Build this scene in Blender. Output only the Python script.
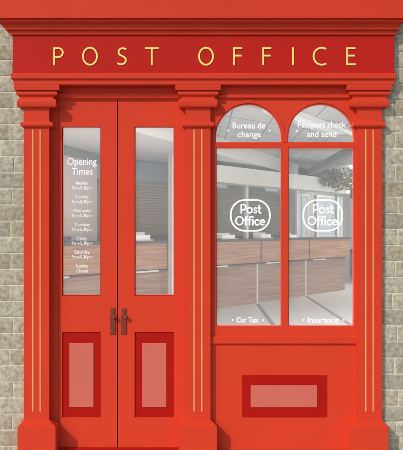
import bpy, bmesh, math, random
from mathutils import Vector, noise, Matrix
random.seed(7)
C = bpy.context; D = bpy.data
sc = C.scene
for o in list(D.objects): D.objects.remove(o)
S = 0.0075          # metres per photo pixel on the door plane
EYE = 1.66; DIST = 6.0; F = 800.0

# ---------------- camera ----------------
cd = D.cameras.new('camera'); cam = D.objects.new('camera', cd); sc.collection.objects.link(cam)
cam.location = (0, -DIST, EYE); cam.rotation_euler = (math.radians(90), 0, 0)
cd.sensor_fit = 'VERTICAL'; cd.sensor_height = 24; cd.lens = 24*F/450
cd.shift_y = 4/450; cd.clip_end = 500; cd.clip_start = 0.05
sc.camera = cam
# ---------------- sky and sun ----------------
w = D.worlds.new('World'); sc.world = w; w.use_nodes = True
nt = w.node_tree; bg = nt.nodes['Background']
sky = nt.nodes.new('ShaderNodeTexSky'); sky.sky_type = 'NISHITA'; sky.sun_disc = False
sdir = Vector((1, 1, -1)).normalized()           # direction the light travels
sky.sun_elevation = math.asin(-sdir.z); sky.sun_rotation = math.atan2(-sdir.x, -sdir.y)
nt.links.new(sky.outputs[0], bg.inputs[0]); bg.inputs[1].default_value = 0.15
sl = D.lights.new('sun', 'SUN'); sl.energy = 2.0; sl.angle = math.radians(0.5); sl.color = (1, .96, .9)
so = D.objects.new('sun', sl); sc.collection.objects.link(so)
so.rotation_euler = sdir.to_track_quat('-Z', 'Y').to_euler(); so.location = (-6, -8, 8)
sc.view_settings.view_transform = 'Standard'; sc.view_settings.look = 'None'
sc.view_settings.gamma = 1; sc.view_settings.use_curve_mapping = False
sc.view_settings.exposure = 0.3
sc.render.engine = 'CYCLES'

# ---------------- helpers ----------------
def lin(r, g, b):
    return tuple((c/255/12.92 if c/255 <= .04045 else ((c/255+.055)/1.055)**2.4) for c in (r, g, b))
def P(px, py, dep=0.0):
    """photo pixel on the plane standing dep px-units proud of the doors"""
    d = DIST - dep*S
    return Vector(((px-201.5)/F*d, -dep*S, EYE+(229-py)/F*d))
def I(px, py, d):
    return Vector(((px-201.5)/F*d, d-DIST, EYE+(229-py)/F*d))
MATS = {}
def mat(name, col, rough=.5, bump=0.0, bscale=60, var=0.0, vscale=8, metal=0, spec=.5, coat=0, stretch=(1, 1, 1)):
    m = D.materials.new(name); m.use_nodes = True; n = m.node_tree.nodes; l = m.node_tree.links
    b = n['Principled BSDF']; b.inputs['Base Color'].default_value = (*col, 1)
    b.inputs['Roughness'].default_value = rough; b.inputs['Metallic'].default_value = metal
    b.inputs['Specular IOR Level'].default_value = spec; b.inputs['Coat Weight'].default_value = coat
    tc = n.new('ShaderNodeTexCoord'); mp = n.new('ShaderNodeMapping'); mp.inputs['Scale'].default_value = stretch
    l.new(tc.outputs['Object'], mp.inputs[0])
    if var:
        t = n.new('ShaderNodeTexNoise'); t.inputs['Scale'].default_value = vscale; t.inputs['Detail'].default_value = 6
        l.new(mp.outputs[0], t.inputs[0])
        r = n.new('ShaderNodeValToRGB'); l.new(t.outputs[0], r.inputs[0])
        r.color_ramp.elements[0].position = .3; r.color_ramp.elements[1].position = .7
        r.color_ramp.elements[0].color = (*[c*(1-var) for c in col], 1)
        r.color_ramp.elements[1].color = (*[min(1, c*(1+var)) for c in col], 1)
        l.new(r.outputs[0], b.inputs['Base Color'])
    if bump:
        t2 = n.new('ShaderNodeTexNoise'); t2.inputs['Scale'].default_value = bscale; t2.inputs['Detail'].default_value = 4
        l.new(mp.outputs[0], t2.inputs[0]); bp = n.new('ShaderNodeBump'); bp.inputs['Strength'].default_value = bump
        bp.inputs['Distance'].default_value = .002
        l.new(t2.outputs[0], bp.inputs['Height']); l.new(bp.outputs[0], b.inputs['Normal'])
    MATS[name] = m; return m
def emis(name, col, s):
    m = D.materials.new(name); m.use_nodes = True; b = m.node_tree.nodes['Principled BSDF']
    b.inputs['Base Color'].default_value = (.8, .8, .8, 1)
    b.inputs['Emission Color'].default_value = (*col, 1); b.inputs['Emission Strength'].default_value = s
    return m
def link(name, bm, m, parent=None, smooth=False, bevel=0):
    me = D.meshes.new(name); bmesh.ops.recalc_face_normals(bm, faces=bm.faces); bm.to_mesh(me); bm.free()
    if m: me.materials.append(m)
    return linkme(name, me, parent, smooth, bevel)
def linkme(name, me, parent=None, smooth=False, bevel=0):
    o = D.objects.new(name, me); sc.collection.objects.link(o)
    if smooth:
        for p in me.polygons: p.use_smooth = True
    if bevel:
        b = o.modifiers.new('bevel', 'BEVEL'); b.width = bevel; b.segments = 2; b.limit_method = 'ANGLE'
        b.angle_limit = math.radians(40); b.harden_normals = False
    if parent: o.parent = parent; o.matrix_parent_inverse = parent_inv(parent)
    return o
def wmat(o):
    m = Matrix.LocRotScale(o.location, o.rotation_euler, o.scale)
    return (wmat(o.parent) @ o.matrix_parent_inverse @ m) if o.parent else m
def parent_inv(p): return wmat(p).inverted()
def tag(o, label, cat, group=None):
    o['label'] = label; o['category'] = cat
    if group: o['group'] = group
    return o
def thing(name, label, cat, loc=(0, 0, 0), group=None):
    o = D.objects.new(name, None); sc.collection.objects.link(o); o.location = loc; o.empty_display_size = .1
    return tag(o, label, cat, group)
def struct(o): o['kind'] = 'structure'; return o
def box(bm, x0, x1, y0, y1, z0, z1):
    v = [bm.verts.new(c) for c in ((x0,y0,z0),(x1,y0,z0),(x1,y1,z0),(x0,y1,z0),(x0,y0,z1),(x1,y0,z1),(x1,y1,z1),(x0,y1,z1))]
    for f in ((0,3,2,1),(4,5,6,7),(0,1,5,4),(1,2,6,5),(2,3,7,6),(3,0,4,7)): bm.faces.new([v[i] for i in f])
def pbox(bm, xa, xb, ya, yb, dep, back):
    """box whose front face fills px xa..xb, ya..yb at depth dep; back = metres behind Y=0"""
    a = P(xa, yb, dep); b = P(xb, ya, dep); box(bm, a.x, b.x, a.y, back, a.z, b.z)
def stack(bm, rings, back):
    prev = None; first = None
    for (py, dep, xl, xr) in rings:
        a = P(xl, py, dep); b = P(xr, py, dep)
        r = [bm.verts.new((a.x, a.y, a.z)), bm.verts.new((b.x, a.y, a.z)), bm.verts.new((b.x, back, a.z)), bm.verts.new((a.x, back, a.z))]
        if prev:
            for i in range(4): bm.faces.new((prev[i], prev[(i+1) % 4], r[(i+1) % 4], r[i]))
        else: first = r
        prev = r
    bm.faces.new(first); bm.faces.new(prev)
def steps(lst):
    out = []
    for (y0, y1, dep, xl, xr) in lst: out += [(y0, dep, xl, xr), (y1-.02, dep, xl, xr)]
    return out
def bulge(y0, y1, d0, d1, xl0, xl1, xr0, xr1, n=7, p=.6):
    out = []
    for i in range(n+1):
        t = i/n; s = math.sin(math.pi*t)**p
        out.append((y0+(y1-y0)*t, d0+(d1-d0)*s, xl0+(xl1-xl0)*s, xr0+(xr1-xr0)*s))
    return out
def arc(cx, cy, rx, ry, a0, a1, n=16):
    return [(cx+rx*math.cos(math.radians(a0+(a1-a0)*i/n)), cy+ry*math.sin(math.radians(a0+(a1-a0)*i/n))) for i in range(n+1)]
_k = [0]
def stroke(bm, pts, wd, dep, thick=.4, closed=False, caps=False):
    _k[0] += 1; dep = dep+.04*(_k[0] % 5)
    if closed and pts[0] != pts[-1] and math.dist(pts[0], pts[-1]) < 1e-4: pts = pts[:-1]
    n = len(pts); L = []; R = []
    for i in range(n):
        p = Vector(pts[i])
        if closed: a = Vector(pts[i-1]); b = Vector(pts[(i+1) % n])
        else: a = Vector(pts[max(i-1, 0)]); b = Vector(pts[min(i+1, n-1)])
        d1 = (p-a).normalized() if (p-a).length > 1e-6 else (b-p).normalized()
        d2 = (b-p).normalized() if (b-p).length > 1e-6 else d1
        t = (d1+d2).normalized(); nn = Vector((-t.y, t.x)); c = max(.5, nn.dot(Vector((-d1.y, d1.x))))
        off = nn*(wd/2/c)
        L.append(p+off); R.append(p-off)
    rows = []
    for i in range(n):
        rows.append([bm.verts.new(P(L[i].x, L[i].y, dep)), bm.verts.new(P(R[i].x, R[i].y, dep)),
                     bm.verts.new(P(R[i].x, R[i].y, dep-thick)), bm.verts.new(P(L[i].x, L[i].y, dep-thick))])
    m = n if closed else n-1
    for i in range(m):
        a = rows[i]; b = rows[(i+1) % n]
        for k in range(4): bm.faces.new((a[k], a[(k+1) % 4], b[(k+1) % 4], b[k]))
    if not closed: bm.faces.new(rows[0]); bm.faces.new(rows[-1][::-1])
    if caps:
        for q in (pts[0], pts[-1]): disc(bm, q[0], q[1], wd/2, dep+.02, thick)
def disc(bm, x, y, r, dep, thick=.4, n=14):
    f = [bm.verts.new(P(x+r*math.cos(2*math.pi*i/n), y+r*math.sin(2*math.pi*i/n), dep)) for i in range(n)]
    bk = [bm.verts.new(v.co+Vector((0, thick*S, 0))) for v in f]
    bm.faces.new(f); bm.faces.new(bk)
    for i in range(n): bm.faces.new((f[i], f[(i+1) % n], bk[(i+1) % n], bk[i]))
def textbm(bm, s, x0, x1, ya, yb, dep, off=0.0):
    """adds the words s so that their bounding box fills px x0..x1, ya(top)..yb(bottom)"""
    cu = D.curves.new('t', 'FONT'); cu.body = s; cu.offset = off; cu.extrude = .01; cu.resolution_u = 5
    o = D.objects.new('t', cu); sc.collection.objects.link(o); C.view_layer.update()
    dg = C.evaluated_depsgraph_get(); me = D.meshes.new_from_object(o.evaluated_get(dg))
    xs = [v.co.x for v in me.vertices]; ys = [v.co.y for v in me.vertices]
    mx, Mx, my, My = min(xs), max(xs), min(ys), max(ys)
    for v in me.vertices:
        p = P(x0+(v.co.x-mx)/(Mx-mx)*(x1-x0), yb-(v.co.y-my)/(My-my)*(yb-ya), dep)
        v.co = (p.x, p.y-(.0006 if v.co.z > 0 else 0), p.z)
    bm.from_mesh(me); D.objects.remove(o); D.meshes.remove(me); D.curves.remove(cu)

# ---------------- materials ----------------
def paint(name, col, rough=.5, **k): return mat(name, col, rough, bump=.06, bscale=45, var=.035, vscale=3, spec=.12, **k)
red = paint('red_gloss_paint', (.63, .046, .017))
redp = paint('red_pilaster_paint', (.61, .044, .017))
fasc = paint('crimson_fascia_paint', (.47, .013, .006))
crim = paint('deep_crimson_paint', (.40, .005, .0015))
pink = paint('dusty_pink_paint', (.58, .135, .095), .6)
gold = paint('orange_gold_paint', (.74, .27, .09), .4)
yel = paint('yellow_letter_paint', (.86, .72, .17), .45)
brown = mat('old_bronze', (.21, .033, .012), .45, bump=.3, bscale=200, metal=.3, var=.2, vscale=60)
white = mat('white_vinyl', (.93, .93, .93), .6)
plaster = mat('white_plaster', (.72, .70, .68), .8, bump=.1, bscale=30, var=.02)
pinkwall = mat('rose_plaster', (.58, .50, .49), .8, var=.03)
grey = mat('grey_steel', (.20, .20, .20), .4, var=.05)
dgrey = mat('charcoal_edge', (.10, .095, .09), .5, var=.05)
steel = mat('brushed_steel', (.62, .62, .60), .35, metal=.3)
pale = mat('pale_powder_coat', (.68, .68, .66), .5)
slat = mat('taupe_slat', (.40, .345, .32), .6, var=.04)
blueg = mat('blue_grey_film', (.26, .29, .36), .5, var=.05)
leaf = mat('trailing_leaf', (.15, .16, .09), .6, var=.4, vscale=20)
leaf2 = mat('pale_trailing_leaf', (.28, .27, .18), .6, var=.3, vscale=20)
floorm = mat('pale_floor_tile', (.56, .57, .57), .28, var=.04, vscale=1.5)
pave = mat('paving', (.45, .43, .39), .85, bump=.4, bscale=40, var=.15, vscale=4)
asph = mat('asphalt', (.05, .05, .052), .9, bump=.5, bscale=120, var=.2, vscale=20)
fill_lamp = emis('fill_light_panel', (1, .99, .96), 28.0)
canopy_fill = emis('canopy_fill_panel', (1, .99, .96), 5.0)
lampsoft = emis('soft_light_strip', (1, .99, .97), .12)
daylight = emis('sky_lit_window', (.80, .88, 1.0), .28)
daylight.node_tree.nodes['Principled BSDF'].inputs['Base Color'].default_value = (.25, .27, .3, 1)
mortar = mat('cream_mortar', (.66, .61, .48), .9, bump=1.0, bscale=90, var=.18, vscale=30)
# wood with long grain
def wood(name, a, b):
    m = D.materials.new(name); m.use_nodes = True; n = m.node_tree.nodes; l = m.node_tree.links; p = n['Principled BSDF']
    tc = n.new('ShaderNodeTexCoord'); mp = n.new('ShaderNodeMapping'); mp.inputs['Scale'].default_value = (.7, .7, 16)
    t = n.new('ShaderNodeTexNoise'); t.inputs['Scale'].default_value = 1.6; t.inputs['Detail'].default_value = 8; t.inputs['Distortion'].default_value = .6
    r = n.new('ShaderNodeValToRGB'); r.color_ramp.elements[0].position = .35; r.color_ramp.elements[1].position = .68
    r.color_ramp.elements[0].color = (*a, 1); r.color_ramp.elements[1].color = (*b, 1)
    l.new(tc.outputs['Object'], mp.inputs[0]); l.new(mp.outputs[0], t.inputs[0]); l.new(t.outputs[0], r.inputs[0]); l.new(r.outputs[0], p.inputs['Base Color'])
    p.inputs['Roughness'].default_value = .45; return m
woodA = wood('pale_wood_veneer', (.30, .15, .088), (.49, .285, .19))
woodB = wood('lower_wood_veneer', (.25, .145, .10), (.39, .25, .185))
# glass: clear, plus a diffuse white veil for painted-in haze, and a weak mirror
def glass():
    m = D.materials.new('shop_glass'); m.use_nodes = True; n = m.node_tree.nodes; l = m.node_tree.links; n.clear()
    out = n.new('ShaderNodeOutputMaterial'); tr = n.new('ShaderNodeBsdfTransparent'); df = n.new('ShaderNodeBsdfDiffuse')
    df.inputs[0].default_value = (.8, .8, .8, 1); gl = n.new('ShaderNodeBsdfGlossy'); gl.inputs['Roughness'].default_value = .02
    tr.inputs[0].default_value = (.97, .975, .97, 1)
    a = n.new('ShaderNodeMixShader'); a.inputs[0].default_value = .10
    l.new(tr.outputs[0], a.inputs[1]); l.new(df.outputs[0], a.inputs[2])
    fr = n.new('ShaderNodeFresnel'); fr.inputs[0].default_value = 1.4
    b = n.new('ShaderNodeMixShader'); l.new(fr.outputs[0], b.inputs[0]); l.new(a.outputs[0], b.inputs[1]); l.new(gl.outputs[0], b.inputs[2])
    l.new(b.outputs[0], out.inputs[0]); return m
glassm = glass()
clearm = D.materials.new('clear_screen_glass'); clearm.use_nodes = True; _n = clearm.node_tree.nodes; _l = clearm.node_tree.links; _n.clear()
_o = _n.new('ShaderNodeOutputMaterial'); _t = _n.new('ShaderNodeBsdfTransparent'); _g = _n.new('ShaderNodeBsdfGlossy'); _g.inputs['Roughness'].default_value = .03
_m = _n.new('ShaderNodeMixShader'); _m.inputs[0].default_value = .05; _t.inputs[0].default_value = (.96, .97, .965, 1)
_l.new(_t.outputs[0], _m.inputs[1]); _l.new(_g.outputs[0], _m.inputs[2]); _l.new(_m.outputs[0], _o.inputs[0])
# ceiling tiles with dark T-bar lines
def ceilmat():
    m = D.materials.new('ceiling_tiles'); m.use_nodes = True; n = m.node_tree.nodes; l = m.node_tree.links; p = n['Principled BSDF']
    tc = n.new('ShaderNodeTexCoord'); sp = n.new('ShaderNodeSeparateXYZ'); l.new(tc.outputs['Object'], sp.inputs[0])
    def mth(op, a, b=None):
        k = n.new('ShaderNodeMath'); k.operation = op
        for i, v in enumerate((a, b)):
            if v is None: continue
            if isinstance(v, (int, float)): k.inputs[i].default_value = v
            else: l.new(v, k.inputs[i])
        return k.outputs[0]
    def lines(v, sp_, wd): return mth('LESS_THAN', mth('FRACT', mth('DIVIDE', v, sp_)), wd/sp_)
    u = mth('ADD', sp.outputs[0], 50); v = mth('ADD', mth('SUBTRACT', sp.outputs[1], mth('MULTIPLY', sp.outputs[0], 1.1)), 50.4)
    g = mth('MAXIMUM', lines(u, .6, .022), lines(v, 1.2, .05))
    mx = n.new('ShaderNodeMix'); mx.data_type = 'RGBA'; mx.inputs[6].default_value = (.53, .52, .51, 1); mx.inputs[7].default_value = (.26, .26, .26, 1)
    l.new(g, mx.inputs[0]); l.new(mx.outputs[2], p.inputs['Base Color']); p.inputs['Roughness'].default_value = .85; return m
ceilm = ceilmat()
def brickmat():
    m = D.materials.new('weathered_stone'); m.use_nodes = True; n = m.node_tree.nodes; l = m.node_tree.links; p = n['Principled BSDF']
    at = n.new('ShaderNodeAttribute'); at.attribute_name = 'tone'
    tc = n.new('ShaderNodeTexCoord')
    t = n.new('ShaderNodeTexNoise'); t.inputs['Scale'].default_value = 30; t.inputs['Detail'].default_value = 10; t.inputs['Roughness'].default_value = .75
    l.new(tc.outputs['Object'], t.inputs[0])
    r = n.new('ShaderNodeValToRGB'); cr = r.color_ramp
    cr.elements[0].position = .34; cr.elements[0].color = (.25, .218, .155, 1)
    cr.elements[1].position = .68; cr.elements[1].color = (.62, .56, .41, 1)
    e = cr.elements.new(.5); e.color = (.42, .378, .27, 1)
    l.new(t.outputs[0], r.inputs[0])
    mx = n.new('ShaderNodeMix'); mx.data_type = 'RGBA'; mx.blend_type = 'MULTIPLY'; mx.inputs[0].default_value = 1
    l.new(r.outputs[0], mx.inputs[6]); l.new(at.outputs['Color'], mx.inputs[7]); l.new(mx.outputs[2], p.inputs['Base Color'])
    t2 = n.new('ShaderNodeTexNoise'); t2.inputs['Scale'].default_value = 60; t2.inputs['Detail'].default_value = 8; l.new(tc.outputs['Object'], t2.inputs[0])
    bp = n.new('ShaderNodeBump'); bp.inputs['Strength'].default_value = .7; bp.inputs['Distance'].default_value = .006
    l.new(t2.outputs[0], bp.inputs['Height']); l.new(bp.outputs[0], p.inputs['Normal']); p.inputs['Roughness'].default_value = .92
    return m
brickm = brickmat()

# ---------------- ground ----------------
bm = bmesh.new(); box(bm, -60, 60, -3.2, .0, -.3, 0); struct(link('pavement', bm, pave))
bm = bmesh.new(); box(bm, -60, 60, -3.35, -3.203, -.3, .004); struct(link('kerb', bm, mat('kerb_stone', (.33, .32, .30), .8, var=.1), bevel=.01))
bm = bmesh.new(); box(bm, -250, 250, -250, -3.352, -.4, -.12); struct(link('road', bm, asph))

# ---------------- stone wall ----------------
FX0, FX1 = 24, 382        # shopfront sides
wallT = thing('stone_wall', 'weathered grey stone block wall with cream mortar on both sides of the red shopfront', 'wall', (0, .1, 0))
WD = 5.5
xl = P(FX0+.6, 0, WD).x; xr = P(FX1-.6, 0, WD).x; ztop = P(0, -14, 10).z
bm = bmesh.new(); y0m = P(0, 0, WD-.95).y
box(bm, -4.2, xl+.0, y0m, .25, -.02, 5.2); box(bm, xr, 4.4, y0m, .25, -.02, 5.2); box(bm, xl+.001, xr-.001, y0m, .25, ztop, 5.2)
link('mortar', bm, mortar, wallT)
bm = bmesh.new(); col = bm.loops.layers.color.new('tone')
def brick(x0, x1, z0, z1, fine):
    nx = max(3, int((x1-x0)/(.022 if fine else .07))); nz = max(3, int((z1-z0)/(.018 if fine else .05)))
    tone = random.uniform(.88, 1.08); warm = random.uniform(0, .035); off = random.uniform(-.0008, .0008)
    yf = P(0, 0, WD).y; g = []
    for i in range(nx+1):
        row = []
        for j in range(nz+1):
            x = x0+(x1-x0)*i/nx; z = z0+(z1-z0)*j/nz
            e = min(i, nx-i, j, nz-j)
            y = yf+off+(.0032 if e == 0 else 0)
            q = Vector((x*9, z*9, 0)); h = noise.fractal(q*1.6, 1.0, 2.0, 4)*.0018
            if e == 0: x += noise.noise(Vector((x*20, z*20, 5)))*.0012; z += noise.noise(Vector((x*20, z*20, 9)))*.0012
            row.append(bm.verts.new((x, y-h, z)))
        g.append(row)
    for i in range(nx):
        for j in range(nz):
            f = bm.faces.new((g[i][j], g[i+1][j], g[i+1][j+1], g[i][j+1])); f.smooth = True
            for lo in f.loops: lo[col] = (tone+warm, tone, tone-warm, 1)
def courses(xa, xb, za, zb, zref, left):
    h = 16.1*S*.993; k = math.floor((za-zref)/h); row = 0
    while zref+k*h < zb:
        z0 = max(zref+k*h+.0055, za); z1 = min(zref+(k+1)*h-.0055, zb)
        if z1-z0 > .03:
            x = (xb if left else xa); sgn = -1 if left else 1
            ln = .10+.10*(k % 2)+random.uniform(-.02, .03)
            while (x > xa+.03) if left else (x < xb-.03):
                nx_ = x+sgn*ln; nx_ = max(nx_, xa) if left else min(nx_, xb)
                a, b = sorted((x, nx_)); fine = abs((a+b)/2) < 1.75
                if b-a > .03: brick(a+.0055, b-.0055, z0, z1, fine)
                x = nx_; ln = random.uniform(.2, .3)
        k += 1
zl = P(0, 140.3, WD).z; zr = P(0, 341.7, WD).z
courses(-4.2, xl, 0, ztop, zl, True); courses(xr, 4.4, 0, ztop, zr, False); courses(-4.2, 4.4, ztop, 5.2, zl, False)
link('stonework', bm, brickm, wallT)

# ---------------- shopfront ----------------
shop = thing('shopfront', 'bright red timber post office shopfront with crimson sign, double doors and arched windows', 'shopfront', (0, 0, 0))
BK = .06
# cornice
bm = bmesh.new()
rings = steps([(-14, -9, 29, -10, 413), (-9, 18, 25, -5, 408), (18.6, 21.8, 22, -2, 404)])
rings += [(22.3, 20, 0, 402), (24, 18.2, 1.5, 401), (26.4, 17.2, 3.5, 400), (27, 17, 4, 399.5), (29.3, 17, 5, 399)]
rings += [(29.6, 14.5, 7.5, 397), (31.8, 14, 9, 396.5), (34.3, 14, 10.5, 396), (34.8, 12.2, 12.6, 394.4), (35.2, 12.1, 12.9, 394.2)]
stack(bm, rings, BK); link('cornice', bm, redp, shop, bevel=.0015)
bm = bmesh.new(); stack(bm, steps([(35.3, 72.9, 12, 13, 394)]), BK); fa = link('sign_fascia', bm, fasc, shop)
bm = bmesh.new()
stack(bm, [(73, 15.5, 11.5, 395.5), (73.8, 16, 10.6, 396.2), (78.4, 16, 10.6, 396.2), (79.4, 14.8, 12, 395), (80, 14, 13, 394.3), (84.5, 14, 13.6, 393.6)], BK)
link('ledge', bm, redp, shop, bevel=.001)
# letters of the sign
def letter(draw):
    b = bmesh.new(); draw(b); return link('letter', b, yel, fa)
T, B, W = 47.2, 65.2, 1.7; LD = 12.5
def cap(b, pts, closed=False, w=W): stroke(b, pts, w, LD, .5, closed)
def vline(b, x): cap(b, [(x, T), (x, B)])
def fP(b): vline(b, 54.2); cap(b, [(55.1, T+1)]+arc(58.2, 52.6, 4.6, 4.5, -90, 90, 14)+[(55.1, 57.1)])
def fO(cx):
    return lambda b: cap(b, arc(cx, 56.2, 7.0, 8.5, 0, 360, 40), True)
def fS(b): cap(b, [(126.3, 49.2)]+arc(122.6, 52.2, 4.0, 4.0, -75, -215, 14)+arc(121.2, 60.2, 4.6, 4.1, -50, 115, 16)+[(117.2, 63.2)])
def fT(b): cap(b, [(145, T+.9), (158.6, T+.9)]); cap(b, [(151.8, T+1.85), (151.8, B)])
def fF(x): return lambda b: (vline(b, x+.9), cap(b, [(x+1.85, T+.9), (x+9, T+.9)]), cap(b, [(x+1.85, 55.6), (x+8.3, 55.6)]))
def fE(x): return lambda b: (vline(b, x+.9), cap(b, [(x+1.85, T+.9), (x+9.2, T+.9)]), cap(b, [(x+1.85, 55.6), (x+8.5, 55.6)]), cap(b, [(x+1.85, B-.9), (x+9.4, B-.9)]))
def fI(b): vline(b, 293)
def fC(b): cap(b, [(326.2, 49.0)]+arc(321.6, 56.2, 8.0, 8.5, -72, -288, 26)+[(326.4, 63.6)])
for d in (fP, fO(90), fS, fT, fO(206), fF(233.2), fF(262.3), fI, fC, fE(346.3)): letter(d)
# header above doors and window
bm = bmesh.new(); pbox(bm, 49, 186, 84.6, 99.8, 1.5, BK-.005)
stack(bm, [(92.6, 1.6, 50, 185), (93.4, 3.6, 50, 185), (97.8, 3.6, 50, 185), (98.8, 1.6, 50, 185)], .0)
link('door_header', bm, redp, shop, bevel=.001)
bm = bmesh.new(); pbox(bm, 209, 358, 84.6, 98.9, 5.2, BK-.005)
stack(bm, [(94.2, 5.3, 210, 357), (95, 7.6, 210, 357), (97.6, 7.6, 210, 357), (98.6, 5.3, 210, 357)], .0)
link('window_header', bm, redp, shop, bevel=.001)
# pilasters
def pilaster(xa):
    c = xa+12.5
    def e(l, r): return (c-l, c+r)
    b = bmesh.new(); r = []
    def ad(y0, y1, dep, h): r.extend([(y0, dep, c-h, c+h), (y1, dep, c-h, c+h)])
    ad(84.55, 86.5, 14, 22.5); r.append((87, 14.3, c-23.2, c+23.2)); ad(88.4, 89.8, 14, 22.6)
    r.append((90.2, 11.2, c-19.4, c+19.4)); ad(91.4, 91.5, 11.2, 19.6); r.append((91.7, 13, c-20.2, c+20.2)); ad(92.4, 94.4, 13.2, 20.4)
    r += [(95.3, 12.4, c-18.8, c+18.8), (96.6, 11.2, c-17, c+17), (97.6, 11, c-16.6, c+16.6)]
    r += bulge(98.4, 107.4, 11.6, 14.0, c-16.8, c-19.6, c+16.8, c+19.6, 14, .24)
    r.append((107.8, 10.2, c-12.6, c+12.6)); ad(108.4, 120.8, 10, 12.5)
    r += bulge(121.6, 127, 11, 13, c-13.2, c-16.2, c+13.2, c+16.2, 10, .28)
    r += [(127.6, 10, c-12.5, c+12.5), (128.2, 10, c-12.5, c+12.5), (419.6, 10, c-12.5, c+12.5), (427, 19, c-19, c+19), (462, 19, c-19, c+19)]
    # clip below ground
    z_g = []
    for (py, dep, l, rr) in r:
        if P(0, py, dep).z < .0: py = 229+EYE*F/(DIST-dep*S)
        z_g.append((py, dep, l, rr))
    stack(b, z_g, BK)
    p = link('pilaster', b, redp, shop, bevel=.0012)
    for dx in (-3.6, 3.9):
        g = bmesh.new(); x = c+dx; n = 5; prof = [(x+.92*math.cos(math.pi*i/n), 9.95+.55*math.sin(math.pi*i/n)) for i in range(n+1)]
        top = [g.verts.new(P(q[0], 129.5, q[1])) for q in prof]; bot = [g.verts.new(P(q[0], 411.5, q[1])) for q in prof]
        for i in range(n): g.faces.new((top[i], top[i+1], bot[i+1], bot[i]))
        g.faces.new(top); g.faces.new(bot); link('gilt_bead', g, gold, p)
        # a thin groove line beside the bead
    return p
for xa in (24, 185.5, 357): pilaster(xa)
# jambs, threshold
bm = bmesh.new(); pbox(bm, 49, 58.4, 99.9, 449.6, -.5, BK-.004)
pbox(bm, 185.5, 188, 99.9, 449.6, -.5, BK-.003); link('door_frame', bm, red, shop)  # narrow strip behind the middle pilaster, added to stop light leaking through
bm = bmesh.new(); pbox(bm, 58.5, 186, 447.9, 449.9, 2, BK-.004); link('threshold', bm, crim, shop)

# doors
def door(x0, x1, gx0, gx1, hand, label):
    b = bmesh.new(); y0, y1 = 100, 447.8; gy0, gy1 = 126.7, 295.8; py0, py1 = 332, 417.4; t = .045
    pbox(b, x0, gx0, y0, y1, 0, t); pbox(b, gx1, x1, y0, y1, 0, t)
    for a, c in ((y0, gy0), (gy1, py0), (py1, y1)): pbox(b, gx0, gx1, a, c, 0, t)
    if hand < 0: q0 = P(115, y1, 0); q1 = P(119.5, y0, 0); box(b, q0.x, q1.x, t+.001, t+.012, q0.z, q1.z)  # hidden strip added behind the leaf gap to block interior light
    bmesh.ops.remove_doubles(b, verts=b.verts, dist=1e-5)
    d = link('door', b, red, shop); d['label'] = label
    b = bmesh.new()   # glazing bead, dark and wider left and below to paint in recess shade
    pbox(b, gx0+.01, gx0+.9, gy0, gy1, -1.6, t); pbox(b, gx1-.5, gx1-.01, gy0, gy1, -1.6, t)
    pbox(b, gx0+.91, gx1-.51, gy0+.01, gy0+.5, -1.6, t); pbox(b, gx0+.91, gx1-.51, gy1-.9, gy1-.01, -1.6, t)
    link('shaded_glazing_bead', b, crim, d)
    b = bmesh.new(); q0 = P(gx0+.9, gy1-.9, -2.4); q1 = P(gx1-.5, gy0+.5, -2.4)
    box(b, q0.x, q1.x, q0.y, q0.y+.004, q0.z, q1.z); link('pane', b, glassm, d)
    b = bmesh.new(); pbox(b, gx0+.01, gx1-.01, py0+.01, py1-.01, -1.2, t); link('panel', b, crim, d)
    b = bmesh.new(); cx = (gx0+gx1)/2; stack(b, steps([(343.2, 407.2, -.55, cx-12.1, cx+12.1)]), .02)
    link('inset_panel', b, pink, d, bevel=.002)
    # handle: back plate, lever knob
    hx = 112.6 if hand < 0 else 123.7
    b = bmesh.new(); stack(b, [(308.2, .8, hx-2.3, hx+2.3), (308.8, 1.1, hx-2.3, hx+2.3), (311, 1.1, hx-2.3, hx+2.3), (312, 1.1, hx-1.4, hx+1.8), (314, 1.1, hx-1.6, hx+2.1), (315.5, 1.1, hx-2.5, hx+2.5),
                   (333.6, 1.1, hx-2.5, hx+2.5), (334.6, .8, hx-2.5, hx+2.5)], .005)
    hn = link('handle', b, brown, d, bevel=.001)
    b = bmesh.new(); ky = 317.5; kx = hx+2.2 if hand > 0 else hx+1.6
    m = Matrix.Translation(P(kx, ky, 3.6)) @ Matrix.Diagonal((1, .75, 1, 1)); bmesh.ops.create_uvsphere(b, u_segments=20, v_segments=12, radius=.0155, matrix=m)
    m = Matrix.Translation(P(kx, ky, 1.8)) @ Matrix.Rotation(math.pi/2, 4, 'X'); bmesh.ops.create_cone(b, segments=16, radius1=.007, radius2=.007, depth=.022, cap_ends=True, matrix=m)
    b.normal_update(); k = link('handle', b, brown, d, smooth=True); k.name = 'door_knob'
    b = bmesh.new(); disc(b, hx-.2, 326.5, .8, 1.4, .5); link('keyhole_cover', b, brown, d)
    return d
dl = door(58.7, 117.0, 62, 100.8, -1, 'left door leaf with white opening times on its glass')
dr = door(117.9, 185.4, 134.6, 174, 1, 'right door leaf with plain glass')
VD = -2.2
def lettering(parent, items):
    for it in items:
        b = bmesh.new()
        if it[0] == '.': disc(b, it[1], it[2], .95, VD_, .2); link('bullet_dot', b, white, parent)
        elif it[0] == 'Monday':
            x0, x1, yt, yb = it[1:5]; base = yt+3.15
            for seg in (((x0+.3, base), (x0+.5, yt+.1)), ((x0+.5, yt+.2), (x0+1.5, base-.1)), ((x0+1.5, base-.1), (x0+2.5, yt+.2)), ((x0+2.5, yt+.1), (x0+2.7, base))):
                stroke(b, list(seg), .48, VD_, .1)
            textbm(b, 'onday', x0+3.4, x1, yt, yb, VD_, .004); link('lettering', b, white, parent)
        else: textbm(b, it[0], *it[1:5], VD_, it[5] if len(it) > 5 else .012); link('lettering', b, white, parent)
VD_ = -2.2
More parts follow.
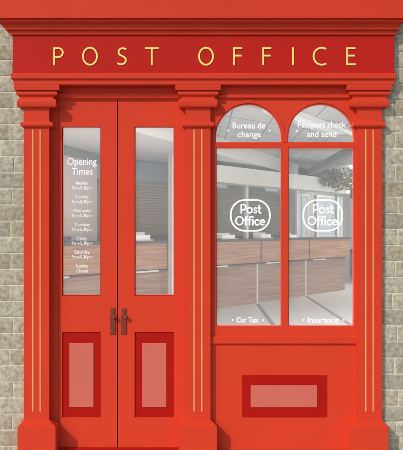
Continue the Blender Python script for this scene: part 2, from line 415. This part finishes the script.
days = ['Monday', 'Tuesday', 'Wednesday', 'Thursday', 'Friday', 'Saturday', 'Sunday']
ys = [183.3, 197, 210.8, 224.7, 238.5, 252.3, 266.2]; hw = [6.2, 6.8, 9.2, 8.0, 5.2, 7.6, 6.2]
items = [('Opening', 67.4, 96.6, 157.8, 167.2, .008), ('Times', 71.6, 92.6, 167.9, 174.8, .008)]
for d, y, h in zip(days, ys, hw):
    desc = 1.0
    items.append((d, 82-h, 82+h, y-1.9, y+2.3, .004))
    if d == 'Sunday': items.append(('Closed', 82-5.6, 82+5.6, y+3.1, y+6.3, .004))
    else: items.append(('9am-5.30pm', 71.8, 92.4, y+3.0, y+7.2, .004))
lettering(dl, items)

# window frame with arched lights
def curve_plate(outer, holes, dep, back, m, name, parent, bev=0):
    cu = D.curves.new('c', 'CURVE'); cu.dimensions = '2D'; cu.fill_mode = 'BOTH'
    th = (dep*S+back)/2; cu.extrude = th
    for pl in [outer]+holes:
        s = cu.splines.new('POLY'); s.points.add(len(pl)-1); s.use_cyclic_u = True
        for i, (x, y) in enumerate(pl):
            q = P(x, y, dep); s.points[i].co = (q.x, q.z, 0, 1)
    o = D.objects.new('c', cu); sc.collection.objects.link(o); C.view_layer.update()
    me = D.meshes.new_from_object(o.evaluated_get(C.evaluated_depsgraph_get()))
    ymid = (back - dep*S)/2
    for v in me.vertices: v.co = (v.co.x, ymid-v.co.z, v.co.y)
    D.objects.remove(o); D.curves.remove(cu)
    me.materials.clear(); me.materials.append(m); b = bmesh.new(); b.from_mesh(me); D.meshes.remove(me)
    bmesh.ops.remove_doubles(b, verts=b.verts, dist=1e-5)
    return link(name, b, m, parent, bevel=bev)
WF = 5.0
def arch_pts(cx, r, top, base, n=40, g=0):
    """stilted arch: half ellipse springing a little above the base"""
    sp = 137.0
    return [(cx-r-g, base+0)]+[(cx-(r+g)*math.cos(math.pi*i/n), sp-(sp-top+g)*math.sin(math.pi*i/n)) for i in range(n+1)]+[(cx+r+g, base+0)]
wins = [(248.7, 216.0, 281.4), (321.3, 288.4, 354.2)]
holes = []
for cx, a, c in wins:
    holes.append(arch_pts(cx, (c-a)/2, 103.9, 142.2)); holes.append([(a, 147.8), (c, 147.8), (c, 326), (a, 326)])
wf = curve_plate([(209, 99), (357.8, 99), (357.8, 336.2), (209, 336.2)], holes, WF, .03, red, 'window_frame', shop)
for cx, a, c in wins:
    b = bmesh.new()
    pts = arch_pts(cx, (c-a)/2, 103.9, 142.0, g=2.2)
    stroke(b, pts, 3.0, WF+.55, .7); link('arch_moulding', b, red, wf, bevel=.0015)
b = bmesh.new(); stack(b, [(336.3, 6.2, 210, 357.7), (337, 7, 210, 357.7), (343.4, 7, 210, 357.7), (344.6, 5.8, 210, 357.7)], .03); link('window_sill', b, redp, shop, bevel=.001)
b = bmesh.new(); pbox(b, 209, 357.8, 344.7, 447.2, 4.5, .03)
pbox(b, 209, 357.8, 447.4, 449.8, 5.5, .03)
sr = link('stall_riser', b, red, shop, bevel=.001)
b = bmesh.new(); stack(b, steps([(375, 417.4, 4.85, 242, 327.2)]), 0); pn = link('panel', b, crim, shop, bevel=.002)
pn.name = 'riser_panel'
b = bmesh.new(); stack(b, steps([(385.2, 407.2, 5.2, 250.8, 317.2)]), 0); link('inset_panel', b, pink, pn, bevel=.0015)
VD_ = 2.6
def logo(parent, dx):
    b = bmesh.new(); k = 0
    def s(pts, w=1.5, closed=False): stroke(b, [((x if y < 214.2 or closed == 2 else 250.2+(x-251.1)*.93)+dx, y) for x, y in pts], w, VD_, .15, closed, caps=not closed)
    r = 14.2; x0, x1, y0, y1 = 230.8, 269.8, 200, 230.8
    rr = arc(x1-r, y0+r, r, r, -90, 0, 12)+arc(x1-r, y1-r, r, r, 0, 90, 12)+arc(x0+r, y1-r, r, r, 90, 180, 12)+arc(x0+r, y0+r, r, r, 180, 270, 12)
    s(rr, 1.7, 2)
    s([(241.3, 204.6), (241.3, 213)]); s([(241.3, 204.6), (243.3, 204.6)]+arc(243.3, 207.2, 2.6, 2.6, -90, 90, 10)+[(241.3, 209.8)])
    s(arc(249.6, 210.3, 2.6, 2.6, 0, 360, 20), closed=True)
    s([(256.4, 208.3)]+arc(255.4, 209.0, 1.2, 1.2, -70, -230, 6)+[(255.4, 210.3)]+arc(255.3, 211.6, 1.3, 1.2, -60, 120, 6)+[(254, 212.3)], 1.4)
    s([(259.2, 205.6), (259.2, 211.6), (259.6, 212.7), (260.7, 212.9)], 1.6); s([(258, 208), (260.8, 208)], 1.4)
    s(arc(239.6, 220.7, 3.9, 4.0, 0, 360, 24), closed=True)
    for o_ in (0, 4.1): s([(246.2+o_, 224.9), (246.2+o_, 218.4), (246.7+o_, 217), (248.3+o_, 216.6)], 1.6); s([(245+o_, 219.8), (248.2+o_, 219.8)], 1.3)
    s([(253.9, 220), (253.9, 224.9)], 1.7); disc(b, 252.8+dx, 217.1, 1.0, VD_, .15)
    s(arc(258.6, 222.4, 2.4, 2.5, -45, -315, 14), 1.6)
    s([(262.2, 222.4), (266.6, 222.4)]+arc(264.3, 222.4, 2.35, 2.5, 0, -310, 18)[1:], 1.5)
    return link('logo', b, white, parent)
texts = [[('Bureau de', 232.6, 265.4, 122.4, 128.6, .012), ('change', 237.6, 261, 131.4, 139.2, .012), ('.', 228.2, 130.6), ('.', 269.6, 130.6),
          ('Car Tax', 236.6, 258.4, 317, 322.6, .02), ('.', 232.6, 320), ('.', 263.2, 320)],
         [('Passport check', 298, 346.2, 121.4, 129.6, .012), ('and send', 307, 336.4, 131.2, 137.2, .012), ('.', 296.6, 131.2), ('.', 346, 131.2),
          ('Insurance', 307.8, 338.4, 317, 322.8, .02), ('.', 303.4, 320), ('.', 343.6, 320)]]
wl = ['left arched window lettered Bureau de change and Car Tax', 'right arched window lettered Passport check and send and Insurance']
for i, (cx, a, c) in enumerate(wins):
    wp = D.objects.new('window', None); sc.collection.objects.link(wp); wp.parent = shop; wp.location = P(cx, 330, 0); wp['label'] = wl[i]
    for nm, y0, y1 in (('pane', 148, 325.8),):
        b = bmesh.new(); q0 = P(a+.05, y1, 2.0); q1 = P(c-.05, y0, 2.0); box(b, q0.x, q1.x, q0.y, q0.y+.004, q0.z, q1.z); link(nm, b, glassm, wp)
    b = bmesh.new(); ap = arch_pts(cx, (c-a)/2-.05, 103.95, 142.1)
    fr = [b.verts.new(P(x, y, 2.0)) for x, y in ap]; bk = [b.verts.new(v.co+Vector((0, .004, 0))) for v in fr]
    b.faces.new(fr); b.faces.new(bk)
    for j in range(len(fr)): b.faces.new((fr[j], fr[(j+1) % len(fr)], bk[(j+1) % len(fr)], bk[j]))
    link('arched_pane', b, glassm, wp)
    b = bmesh.new(); pbox(b, a+.01, a+.7, 148, 325.9, 1.6, .02); pbox(b, c-.4, c-.01, 148, 325.9, 1.6, .02)
    link('shaded_glazing_bead', b, crim, wp)  # dark side beads, wider on the left, paint in the recess shade
    lettering(wp, texts[i]); logo(wp, 0 if i == 0 else 72.4)

# ---------------- interior ----------------
FZ = .15; CZ = 3.24
def W(x, d, z): return (x, d-DIST, z)
bm = bmesh.new(); box(bm, -6, 8, .32, 24, -.1, FZ); box(bm, -2, 2, .07, .32, -.1, FZ-.003); struct(link('interior_floor', bm, floorm))
bm = bmesh.new(); box(bm, -6, 8, .26, 24, CZ, CZ+.2); struct(link('ceiling', bm, ceilm))
bm = bmesh.new(); box(bm, -6.2, -6.001, .26, 24, FZ-.2, CZ+.2); tag(link('side_wall', bm, pinkwall), 'plain pinkish wall closing the room on the left of the doors', 'wall')
bm = bmesh.new(); box(bm, 8.001, 8.2, .26, 24, FZ-.2, CZ+.2); tag(link('side_wall', bm, plaster), 'plain white wall closing the room far beyond the right window', 'wall')
bm = bmesh.new(); box(bm, -6, 8, 24.001, 24.2, FZ-.2, CZ+.2); tag(link('end_wall', bm, plaster), 'white end wall deep inside the room behind the counter', 'wall')
bm = bmesh.new(); box(bm, -6, -1.75, .252, .31, FZ-.2, CZ); box(bm, 1.75, 8, .252, .31, FZ-.2, CZ); box(bm, -1.749, 1.749, .252, .31, 2.72, CZ)
tag(link('front_wall_lining', bm, plaster), 'white plaster lining behind the stone wall either side of the shopfront', 'wall')
# floor joints running straight back
for x0 in (1.13, 2.35):
    bm = bmesh.new(); box(bm, x0-.035, x0+.035, .4, (16.1 if x0 < 2 else 17.9)-DIST, FZ, FZ+.004); struct(link('floor_joint', bm, grey))
# counter line
u = Vector((.565, .825, 0)); nrm = Vector((.825, -.565, 0)); O = Vector((-.03, 14.5-DIST, 0))
def cbox(b, s0, s1, n0, n1, z0, z1):
    v = []
    for z in (z0, z1):
        for s, n in ((s0, n0), (s1, n0), (s1, n1), (s0, n1)):
            q = O+u*s+nrm*n; v.append(b.verts.new((q.x, q.y, z)))
    for f in ((0,3,2,1),(4,5,6,7),(0,1,5,4),(1,2,6,5),(2,3,7,6),(3,0,4,7)): b.faces.new([v[i] for i in f])
ct = thing('service_counter', 'long wood-fronted service counter with dark worktop edge running back across the floor', 'counter', (O.x, O.y, FZ))
SEG = 2.158; TOP = 1.465; UP = .985
b = bmesh.new(); cbox(b, -4*SEG, 3*SEG+.12, -.62, .045, TOP-.045, TOP); link('worktop', b, dgrey, ct)
for k in range(-4, 3):
    b = bmesh.new(); cbox(b, k*SEG+.03, (k+1)*SEG-.03+(.08 if k == 2 else 0), -.04, .03, UP, TOP-.047); link('upper_panel', b, woodA, ct)
    b = bmesh.new(); cbox(b, k*SEG+.03, (k+1)*SEG-.03, -.14, -.07, FZ, UP-.03); link('lower_panel', b, woodB, ct)
    b = bmesh.new(); cbox(b, k*SEG-.03, k*SEG+.03, -.13, -.06, FZ, UP-.002); link('divider', b, steel, ct)
    b = bmesh.new(); cbox(b, k*SEG-.028, k*SEG+.028, -.05, .0, UP, TOP-.047); link('shadow_gap', b, dgrey, ct)
    b = bmesh.new(); cbox(b, k*SEG+.30, k*SEG+.95, -.055, -.01, UP-.045, UP-.015); link('pull_bar', b, pale, ct)
b = bmesh.new(); cbox(b, -4*SEG, 3*SEG-.03, -.069, -.04, UP-.029, UP-.001); link('underside_rail', b, dgrey, ct)
# glazed screen and posts on the counter
sct = thing('counter_screen', 'clear glass screen with pale posts standing along the service counter', 'screen', (O.x, O.y, TOP))
BH = 2.54
b = bmesh.new(); cbox(b, .05, 3*SEG, -.30, -.29, TOP+.05, BH); link('glass_sheet', b, clearm, sct)
for s in (1*SEG-.06, 2*SEG, 3*SEG): b = bmesh.new(); cbox(b, s-.04, s+.04, -.33, -.26, TOP, BH); link('post', b, pale, sct)
# bulkhead over the counter
b = bmesh.new(); cbox(b, .0, 3*SEG+.1, -.35, .02, BH, 2.86); tag(link('bulkhead', b, plaster), 'white boxed bulkhead hanging above the counter with a plant at its far end', 'bulkhead')
b = bmesh.new(); cbox(b, -1.02, -.94, .05, .13, FZ, 2.948); tag(link('post', b, pale), 'tall pale post before the counter, at the right edge of the right door glass', 'post')
# lowered ceiling canopy
e = Vector((.34, .94, 0)).normalized(); A0 = Vector((.248, 13.67-DIST, 0))
def cp(t): return A0+e*t
b = bmesh.new(); pts = [cp(-9), cp(6.2), cp(6.2)+Vector((-9, 3, 0)), cp(-9)+Vector((-4.2, 0, 0))]
lo = [b.verts.new((p.x, p.y, 2.95)) for p in pts]; hi = [b.verts.new((p.x, p.y, CZ-.002)) for p in pts]
b.faces.new(lo); b.faces.new(hi)
for i in range(4): b.faces.new((lo[i], lo[(i+1) % 4], hi[(i+1) % 4], hi[i]))
tag(link('ceiling_canopy', b, plaster), 'smooth white lowered ceiling canopy with a slanting front edge', 'canopy')
# rose wall behind the counter, left, with dark cornice and doorway
p0 = Vector((-3.3, 7.2-DIST+.2, 0)); p0 = Vector((I(63, 145, 12.3).x, 12.3-DIST, 0)); p1 = Vector((I(97, 150, 13.8).x, 13.8-DIST, 0)); dr_ = (p1-p0).normalized()
def wbox(b, p, q, th, z0, z1):
    d = (q-p).normalized(); n = Vector((-d.y, d.x, 0)); v = []
    for z in (z0, z1):
        for c_ in (p, q, q+n*th, p+n*th): v.append(b.verts.new((c_.x, c_.y, z)))
    for f in ((0,3,2,1),(4,5,6,7),(0,1,5,4),(1,2,6,5),(2,3,7,6),(3,0,4,7)): b.faces.new([v[i] for i in f])
rw = thing('partition_wall', 'rose-tinted partition wall with a dark top rail seen through the left door', 'wall', p0)
b = bmesh.new(); wbox(b, p0-dr_*4, p1, .12, FZ, 2.80); link('plaster', b, pinkwall, rw)
b = bmesh.new(); wbox(b, p0-dr_*4+Vector((.03, -.02, 0)), p1+Vector((.03, -.02, 0)), .16, 2.80, 2.948); link('top_rail', b, grey, rw)
# back wall with windows and blinds, parallel to the counter
bw = thing('back_wall', 'taupe back wall behind the counter carrying the blinds', 'wall', (O.x, O.y, FZ))
N0 = -1.2
b = bmesh.new(); cbox(b, -3.2, 9.3, N0-.15, N0, FZ, 2.947); link('plaster', b, mat('taupe_wall', (.36, .34, .34), .8, var=.04), bw)
b = bmesh.new(); cbox(b, -1.5, 5.6, N0+.001, N0+.03, 2.5, 2.93); link('window_film', b, blueg, bw)
labels = ['taupe slatted blind behind the counter seen through the right door', 'taupe slatted blind seen through the left arched window']
for i, (s0, s1) in enumerate(((-1.5, 1.4), (1.5, 5.4))):
    bl = thing('venetian_blind', labels[i], 'blind', O+u*s0+nrm*(N0+.1), 'slatted blinds on the back wall')
    b = bmesh.new(); z = 1.3
    while z < 2.48:
        v = []
        for s, n_, dz in ((s0, N0+.07, .0), (s1, N0+.07, .0), (s1, N0+.11, .032), (s0, N0+.11, .032)):
            q = O+u*s+nrm*n_; v.append((q.x, q.y, z+dz))
        vs = [b.verts.new(c_) for c_ in v]+[b.verts.new((c_[0], c_[1], c_[2]+.004)) for c_ in v]
        for f in ((0,1,2,3),(4,5,6,7),(0,1,5,4),(1,2,6,5),(2,3,7,6),(3,0,4,7)): b.faces.new([vs[k] for k in f])
        z += .05
    link('slats', b, slat, bl)
    b = bmesh.new(); cbox(b, s0, s1, N0+.05, N0+.12, 2.48, 2.52); link('head_rail', b, grey, bl)
# daylight windows at the far right and small bright lights over the blinds
for i, (s0, s1, z0, z1, lb) in enumerate(((2.2, 2.65, 2.55, 2.72, 'small bright window above the blind at the left edge of the left arched window'),
        (4.35, 5.0, 2.56, 2.76, 'small bright window above the blind, right part of the left arched window'),
        (5.95, 6.5, 1.0, 2.5, 'tall pale window behind the logo in the right arched window, left one'),
        (7.1, 8.6, 1.0, 2.5, 'wide pale window behind the logo in the right arched window, right one'))):
    t = thing('daylit_window', lb, 'window', O+u*s0+nrm*(N0+.06))
    b = bmesh.new(); cbox(b, s0, s1, N0+.035, N0+.05, z0, z1); link('pane', b, daylight if i > 1 else daylight, t)
    b = bmesh.new()
    for a_, c_ in ((s0-.05, s0), (s1, s1+.05)): cbox(b, a_, c_, N0+.03, N0+.08, z0-.05, z1+.05)
    cbox(b, s0, s1, N0+.03, N0+.08, z1, z1+.05); cbox(b, s0, s1, N0+.03, N0+.08, z0-.05, z0)
    if i > 1: cbox(b, (s0+s1)/2-.02, (s0+s1)/2+.02, N0+.051, N0+.08, z0, z1)
    link('frame', b, pale, t)
# bright window on the end wall, right edge
t = thing('daylit_window', 'bright blue-white window at the far right edge beyond the counter end', 'window', (5.2, 23.9, 1))
b = bmesh.new(); box(b, 5.0, 6.9, 23.9, 23.95, .9, 2.8); link('pane', b, daylight, t)
b = bmesh.new(); box(b, 4.9, 5.0, 23.85, 24, .8, 2.9); box(b, 6.9, 7.0, 23.85, 24, .8, 2.9); box(b, 5.0, 6.9, 23.85, 24, 2.8, 2.9); box(b, 5.0, 6.9, 23.85, 24, .8, .9); box(b, 5.7, 5.76, 23.86, 23.899, .9, 2.8); link('frame', b, grey, t)
# duct beam
bm = bmesh.new(); box(bm, 2.16, 2.30, .4, 16.2-DIST, 2.76, 2.88)
tag(link('ceiling_duct', bm, mat('duct_grey', (.13, .13, .135), .6, var=.05)), 'grey boxed duct under the ceiling at the upper right of the right window', 'duct')
# ceiling vent in duct side
# ceiling light strip, then unseen fill lights added to brighten the room
lp = [(1.32, 10.8, 2.29, 12.77, .13, 'long bright ceiling light strip slanting across the right arch')]
for x0, d0, x1, d1, hw_, lb in lp:
    dd = Vector((x1-x0, d1-d0, 0)).normalized(); nn = Vector((-dd.y, dd.x, 0)); a = Vector((x0, d0-DIST, 0))-dd*.6; c_ = Vector((x1, d1-DIST, 0))+dd*.3
    t = thing('ceiling_or_fill_light', lb, 'ceiling light', (a.x, a.y, CZ))
    b = bmesh.new(); wbox(b, a, c_, hw_*2, CZ-.03, CZ-.004); link('diffuser', b, lampsoft, t)
    b = bmesh.new(); wbox(b, a-nn*.05, c_-nn*.05, .048, CZ-.06, CZ-.003); wbox(b, a+nn*(hw_*2+.002), c_+nn*(hw_*2+.002), .05, CZ-.06, CZ-.003); link('frame', b, pale, t)
for i, (x, y) in enumerate(((3.4, 2.0), (3.6, 6.5), (5.6, 4), (5.6, 11), (4.4, 14.0), (-.7, 1.0), (.8, 2.3), (2.4, 3.2))):  # out-of-view panels added to brighten the interior
    t = thing('ceiling_or_fill_light', 'unseen square fill light added under the tiled ceiling of the post office hall', 'ceiling light', (x, y, CZ), 'added fill lights')
    b = bmesh.new(); box(b, x-.6, x+.6, y-.4, y+.4, CZ-.03, CZ-.004); link('diffuser', b, fill_lamp, t)
for i, (s, n_) in enumerate(((-7.5, -.6),)):  # unseen light added under the canopy to lift the counter area
    q = O+u*s+nrm*n_
    t = thing('ceiling_or_fill_light', 'unseen round fill light added under the lowered canopy behind the counter', 'ceiling light', (q.x, q.y, 2.95), 'added canopy fill')
    b = bmesh.new(); bmesh.ops.create_cone(b, segments=24, radius1=.3, radius2=.3, depth=.03, cap_ends=True, matrix=Matrix.Translation((q.x, q.y, 2.93))); link('diffuser', b, canopy_fill, t)
# trailing plant on the far end of the bulkhead
pl = thing('trailing_plant', 'bushy trailing plant spilling over the far end of the white bulkhead', 'plant', I(335, 180, 19))
b = bmesh.new(); c0 = O+u*(2*SEG+.9); cbox(b, 2*SEG+.4, 3*SEG-.1, -.25, -.08, 2.862, 2.97); link('trough', b, dgrey, pl)
for mm, cnt in ((leaf, 900), (leaf2, 500)):
    b = bmesh.new()
    for k in range(cnt):
        s = 2*SEG+.45+random.random()*1.8; ph = noise.noise(Vector((s*2.2, 3, 0)))*.5+.5
        n_ = random.gauss(-.06, .14); t = random.random()
        z = 2.90+abs(random.gauss(0, .06))*(1+ph) if t < .55 else 2.9-random.random()**1.3*(.08+.36*ph)
        if t >= .55: n_ = .06+random.random()*.12
        q = O+u*s+nrm*n_; q.z = z
        r = random.uniform(.025, .06); ax = Vector((random.gauss(0, 1), random.gauss(0, 1), random.gauss(0, 1))).normalized(); bx_ = ax.orthogonal().normalized(); cx_ = ax.cross(bx_)
        b.faces.new([b.verts.new(q+v) for v in (bx_*r, cx_*r*.5, -bx_*r, -cx_*r*.5)])
    link('foliage', b, mm, pl)
# things on the counter
def on(s, n_): q = O+u*s+nrm*n_; return q
def monitor(s, label):
    q = on(s, -.45); t = thing('monitor', label, 'monitor', (q.x, q.y, TOP), 'monitors on the counter')
    b = bmesh.new(); cbox(b, s-.09, s+.09, -.5, -.38, TOP, TOP+.015); cbox(b, s-.02, s+.02, -.45, -.43, TOP+.015, TOP+.12); link('stand', b, grey, t)
    b = bmesh.new(); cbox(b, s-.22, s+.22, -.43, -.40, TOP+.08, TOP+.34); link('screen_back', b, slat, t)
def leaflets(s, wd, h, label):
    q = on(s, -.15); t = thing('paper_tray', label, 'tray', (q.x, q.y, TOP), 'trays on the counter')
    b = bmesh.new(); cbox(b, s-wd, s+wd, -.25, -.05, TOP, TOP+.02); cbox(b, s-wd, s+wd, -.25, -.235, TOP+.02, TOP+h); link('tray', b, pale, t)
    b = bmesh.new(); cbox(b, s-wd*.8, s+wd*.8, -.22, -.08, TOP+.021, TOP+h*.7); link('papers', b, white, t)
leaflets(-1.55, .25, .14, 'white paper tray on the counter seen low in the right door glass')
leaflets(1.1, .28, .12, 'white paper tray on the counter below the left window logo')
leaflets(2.55, .25, .12, 'white paper tray on the counter at the right edge of the left window')
leaflets(3.75, .2, .1, 'white paper tray on the counter at the left of the right window')
monitor(-2.9, 'small monitor on the counter behind the opening times, seen in the left door')
